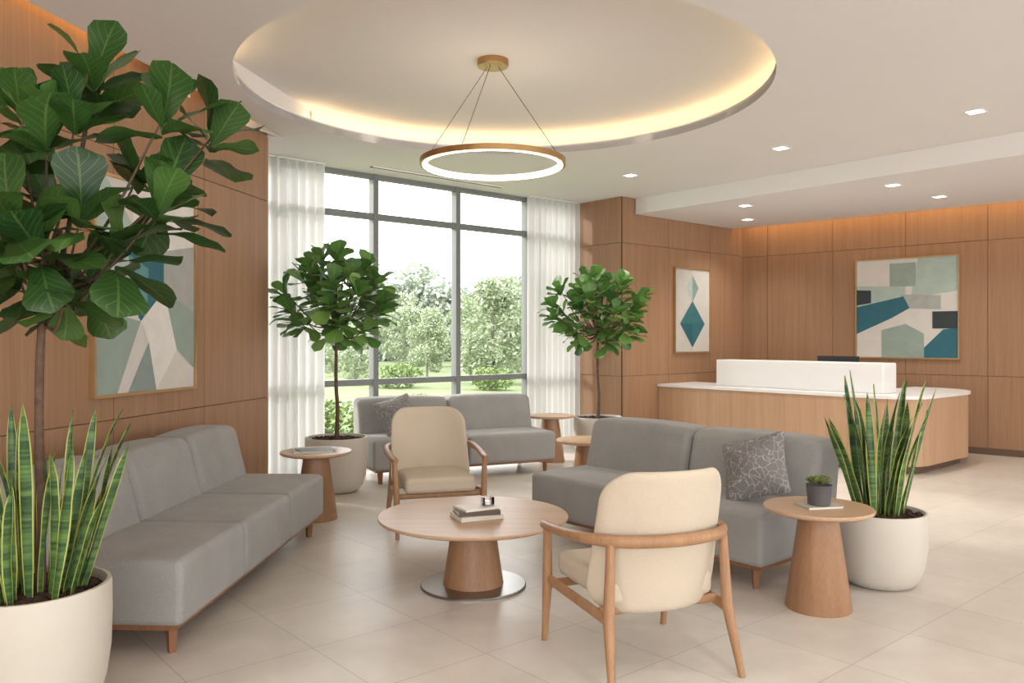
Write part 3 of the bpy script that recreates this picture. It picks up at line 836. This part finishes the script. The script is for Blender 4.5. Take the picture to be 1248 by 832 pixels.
art("wall_art", "large abstract canvas of sage, white and teal facets above the sofa", q0, wd, wn, (q1-q0).length, 1.03, 2.45, (198, 194, 186), [
    (MINT, [(.0, .5), (.3, .4), (.35, .8), (.1, 1), (0, 1)]), ((210, 206, 200), [(.35, 1), (1, 1), (1, .66), (.7, .62), (.35, .8)]), (TEAL, [(.30, .66), (.66, .70), (.66, .52), (.48, .30), (.40, .36)]),
    ((90, 134, 134), [(.30, .66), (.48, .30), (.50, .60)]), (GRY, [(.66, .70), (1, .75), (1, .38), (.66, .5)]), (SAGE, [(.0, 0), (.2, 0), (.42, .34), (.1, .38), (0, .3)]),
    ((130, 142, 138), [(.30, 0), (.58, 0), (.50, .24)]), ((212, 208, 202), [(.42, .34), (.66, .5), (.8, .2), (.58, 0), (.50, .24)]), (SAGE, [(.8, .2), (.66, .5), (1, .40), (1, .1)])])

# ------------------------------------------------------------------ reception desk
def arc(c, r, a0, a1, n=16): return [(c[0]+r*math.cos(math.radians(a0+(a1-a0)*k/n)), c[1]+r*math.sin(math.radians(a0+(a1-a0)*k/n))) for k in range(n+1)]
def deskpoly(o):
    s0, s1, t0 = 8.34+o, 10.28-o, 3.52+o
    P = [(s0, TR-.004)] + arc((s0+.42-o, t0+.42-o), .42-o, 180, 270) + arc((s1-.60+o, t0+.60-o), .60-o, 270, 360) + [(s1, 4.35-o), (9.15-o, 4.35-o), (9.15-o, TR-.004)]
    return [W(*p).xy for p in P]
o = thing("reception_desk", "curved oak reception desk with white counter and raised transaction ledge", "reception desk", (0, 0, 0))
base = W(8.4, 5.0); o.location = base
def dsk(name, off, z0, z1, m):
    V, F = prism(deskpoly(off), z0, z1); return mesh_obj(name, [v-base for v in V], F, m, o, True, auto=.5)
dsk("desk_plinth", .10, 0, .08, M['plinth']); dsk("desk_body", .025, .08, .778, M['deskwood']); dsk("countertop", 0, .778, .81, M['white'])
V, F = rbox(.16, 1.06, .165, .012, 2)
mesh_obj("transaction_ledge", [W(v.x+8.76, v.y+5.02, v.z+.975)-base for v in V], F, M['white'], o, True)
o = thing("computer_monitor", "black desktop monitor on the reception counter", "monitor", W(9.04, 4.70, .81), A0)
V = []; F = []; box(V, F, .0, .03, -.25, .25, .08, .39); mesh_obj("monitor_case", V, F, M['black'], o)
V = []; F = []; box(V, F, .03, .032, -.24, .24, .09, .38); mesh_obj("screen", V, F, M['screen'], o)
V = []; F = []; box(V, F, -.012, 0, -.02, .02, .005, .25); box(V, F, -.07, .07, -.1, .1, 0, .008); mesh_obj("stand", V, F, M['black'], o)

# ------------------------------------------------------------------ garden
g = mesh_obj("lawn", *prism([W(-60, 7.9).xy, W(60, 7.9).xy, W(60, 110).xy, W(-60, 110).xy], -.3, -.06), M['grass'])
g["label"] = "mown green lawn outside the window"; g["category"] = "lawn"; g["kind"] = "stuff"
P = catmull([(-14, 14, 0), (-6, 17, 0), (0, 18.5, 0), (4, 20, 0), (10, 26, 0)], 8)
V = []; F = []
for k, p_ in enumerate(P):
    t = (P[min(k+1, len(P)-1)]-P[max(0, k-1)]).normalized(); n_ = Vector((-t.y, t.x, 0))
    V += [p_+n_*1.5+Vector((0, 0, -.055)), p_-n_*1.5+Vector((0, 0, -.055))]
    if k: i = len(V)-4; F.append((i, i+1, i+3, i+2))
g = mesh_obj("garden_path", V, F, M['path']); g["label"] = "pale curving path across the lawn"; g["category"] = "path"
def leafcloud(blobs, n, size, rnd):
    V = []; F = []
    for k in range(n):
        b = rnd.choice(blobs); c, r = b
        v = Vector((rnd.gauss(0, 1), rnd.gauss(0, 1), rnd.gauss(0, 1))).normalized()*r*rnd.uniform(.55, 1)**.5
        p_ = Vector(c)+Vector((v.x, v.y, v.z*.85))
        m = Euler((rnd.uniform(-1, 1), rnd.uniform(-1, 1), rnd.uniform(0, 6))).to_matrix(); s = size*rnd.uniform(.6, 1.3)
        i = len(V)
        V += [p_+m@Vector(q)*s for q in ((-1, 0, 0), (0, -.5, 0), (1, 0, 0), (0, .5, 0))]; F.append((i, i+1, i+2, i+3))
    return V, F
rnd = random.Random(31); blobs = []
for k in range(110):
    X = -26+36*k/110+rnd.uniform(-.4, .4); H = 5.2+1.0*math.sin(X*.7)+.7*math.sin(X*1.9+1)
    for z in (.4, 1.3, 2.2, 3.1, 3.9):
        blobs.append(((X+rnd.uniform(-.5, .5), 54+rnd.uniform(-1, 1), z*H/4.7), rnd.uniform(.8, 1.2)))
V, F = leafcloud(blobs, 48000, .26, rnd)
V = [Vector((v.x, v.y, max(-.05, v.z))) for v in V]
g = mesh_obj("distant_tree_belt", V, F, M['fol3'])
g["label"] = "belt of woodland beyond the lawn, leaves paled to suggest haze"; g["category"] = "trees"; g["kind"] = "stuff"
protos = []
for sd in range(3):
    rnd = random.Random(50+sd)
    o = thing("garden_tree", "leafy green garden tree beyond the lawn", "tree", (0, 0, -.055), 0, "garden trees")
    H = 3.9; blobs = []
    for k in range(24):
        z = rnd.uniform(.6, H); q = 1.0*(1-abs(z-2.0)/3.2)
        a = rnd.uniform(0, 6.28); blobs.append(((q*math.cos(a), q*math.sin(a), z), rnd.uniform(.4, .75)))
    V, F = leafcloud(blobs, 7500, .095, rnd)
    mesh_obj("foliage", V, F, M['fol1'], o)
    V = []; F = []; sweep(V, F, [(0, 0, .01), (.06, 0, 1.5), (0, .05, 3.4)], [.08, .06, .03], 8)
    for k in range(6):
        a = k*1.1; sweep(V, F, [(.03, 0, 1.2+.3*k), (.8*math.cos(a), .8*math.sin(a), 1.9+.3*k)], [.03, .012], 6)
    mesh_obj("trunk", V, F, M['bark2'], o); protos.append(o)
rg = random.Random(77)
spots = []
for row, (Y, x0, x1) in enumerate(((31, -10.5, 4), (37, -13, 5), (43.5, -16, 6))):
    X = x0+row*1.1
    while X < x1:
        spots.append((X, Y+rg.uniform(-.6, .6), rg.uniform(.46, .72) + row*.13)); X += 3.5+rg.uniform(0, .3)
spots += [(-.6, 26.5, .80), (-5.0, 25.5, .45), (2.2, 26, .88)]
for k, (X, Y, sc) in enumerate(spots):
    src = protos[k % 3]
    if k < 3: src.location = (X, Y, -.055); src.scale = (sc,)*3; continue
    n = copy_thing(src, (X, Y, -.055), rg.uniform(0, 6)); n.scale = (sc*1.1, sc*1.1, sc)
rnd = random.Random(9)
V, F = leafcloud([((0, 0, .25), .4), ((.3, .1, .3), .32), ((-.3, .05, .28), .34), ((.05, -.2, .4), .28)], 1300, .05, rnd)
V = [Vector((v.x, v.y, max(.012, v.z))) for v in V]
sh = thing("garden_shrub", "low rounded green shrub outside the window", "shrub", (-2.0, 11.6, -.055), 0, "garden shrubs")
mesh_obj("foliage", V, F, M['fol2'], sh)
V = []; F = []
for k in range(5): sweep(V, F, [(0, 0, .015), (.3*math.cos(k*1.3), .3*math.sin(k*1.3), .4)], [.015, .006], 5)
mesh_obj("stem_cluster", V, F, M['bark2'], sh)
for k, (x, y, s) in enumerate([(-3.3, 10.6, .9), (-3.0, 12.6, .9), (-1.0, 13, .9), (.4, 14, .8), (-.1, 12.2, .8), (-4.6, 12.6, 1.0), (-1.8, 14.0, .9), (1.4, 15.4, .9), (-6, 15, 1.0), (-.6, 23, 1.2), (-3.4, 24, 1.3), (1.6, 23.5, 1.3)]):
    n = copy_thing(sh, (x, y, -.055), k*1.3); n.scale = (s, s, s*.9)

# ------------------------------------------------------------------ light
w = bpy.data.worlds.new("overcast_sky"); scene.world = w; w.use_nodes = True
bg = w.node_tree.nodes["Background"]; bg.inputs[0].default_value = (1, .99, .98, 1); bg.inputs[1].default_value = 4.3
sl = bpy.data.lights.new("sun", 'SUN'); sl.energy = 3.6; sl.angle = .08; sl.color = (1, .94, .86)
so = bpy.data.objects.new("sun", sl); COL.objects.link(so)
sd = (-V3*.82 + U3*.30 + Vector((0, 0, -.40))).normalized()
so.rotation_euler = sd.to_track_quat('-Z', 'Y').to_euler()

# ------------------------------------------------------------------ camera
cam = bpy.data.cameras.new("camera"); co = bpy.data.objects.new("camera", cam); COL.objects.link(co)
co.location = (0, 0, 1.4); co.rotation_euler = (math.pi/2, 0, 0)
cam.sensor_width = 36; cam.lens = 980/1248*36; cam.shift_y = -3/1248; cam.clip_end = 300
scene.camera = co
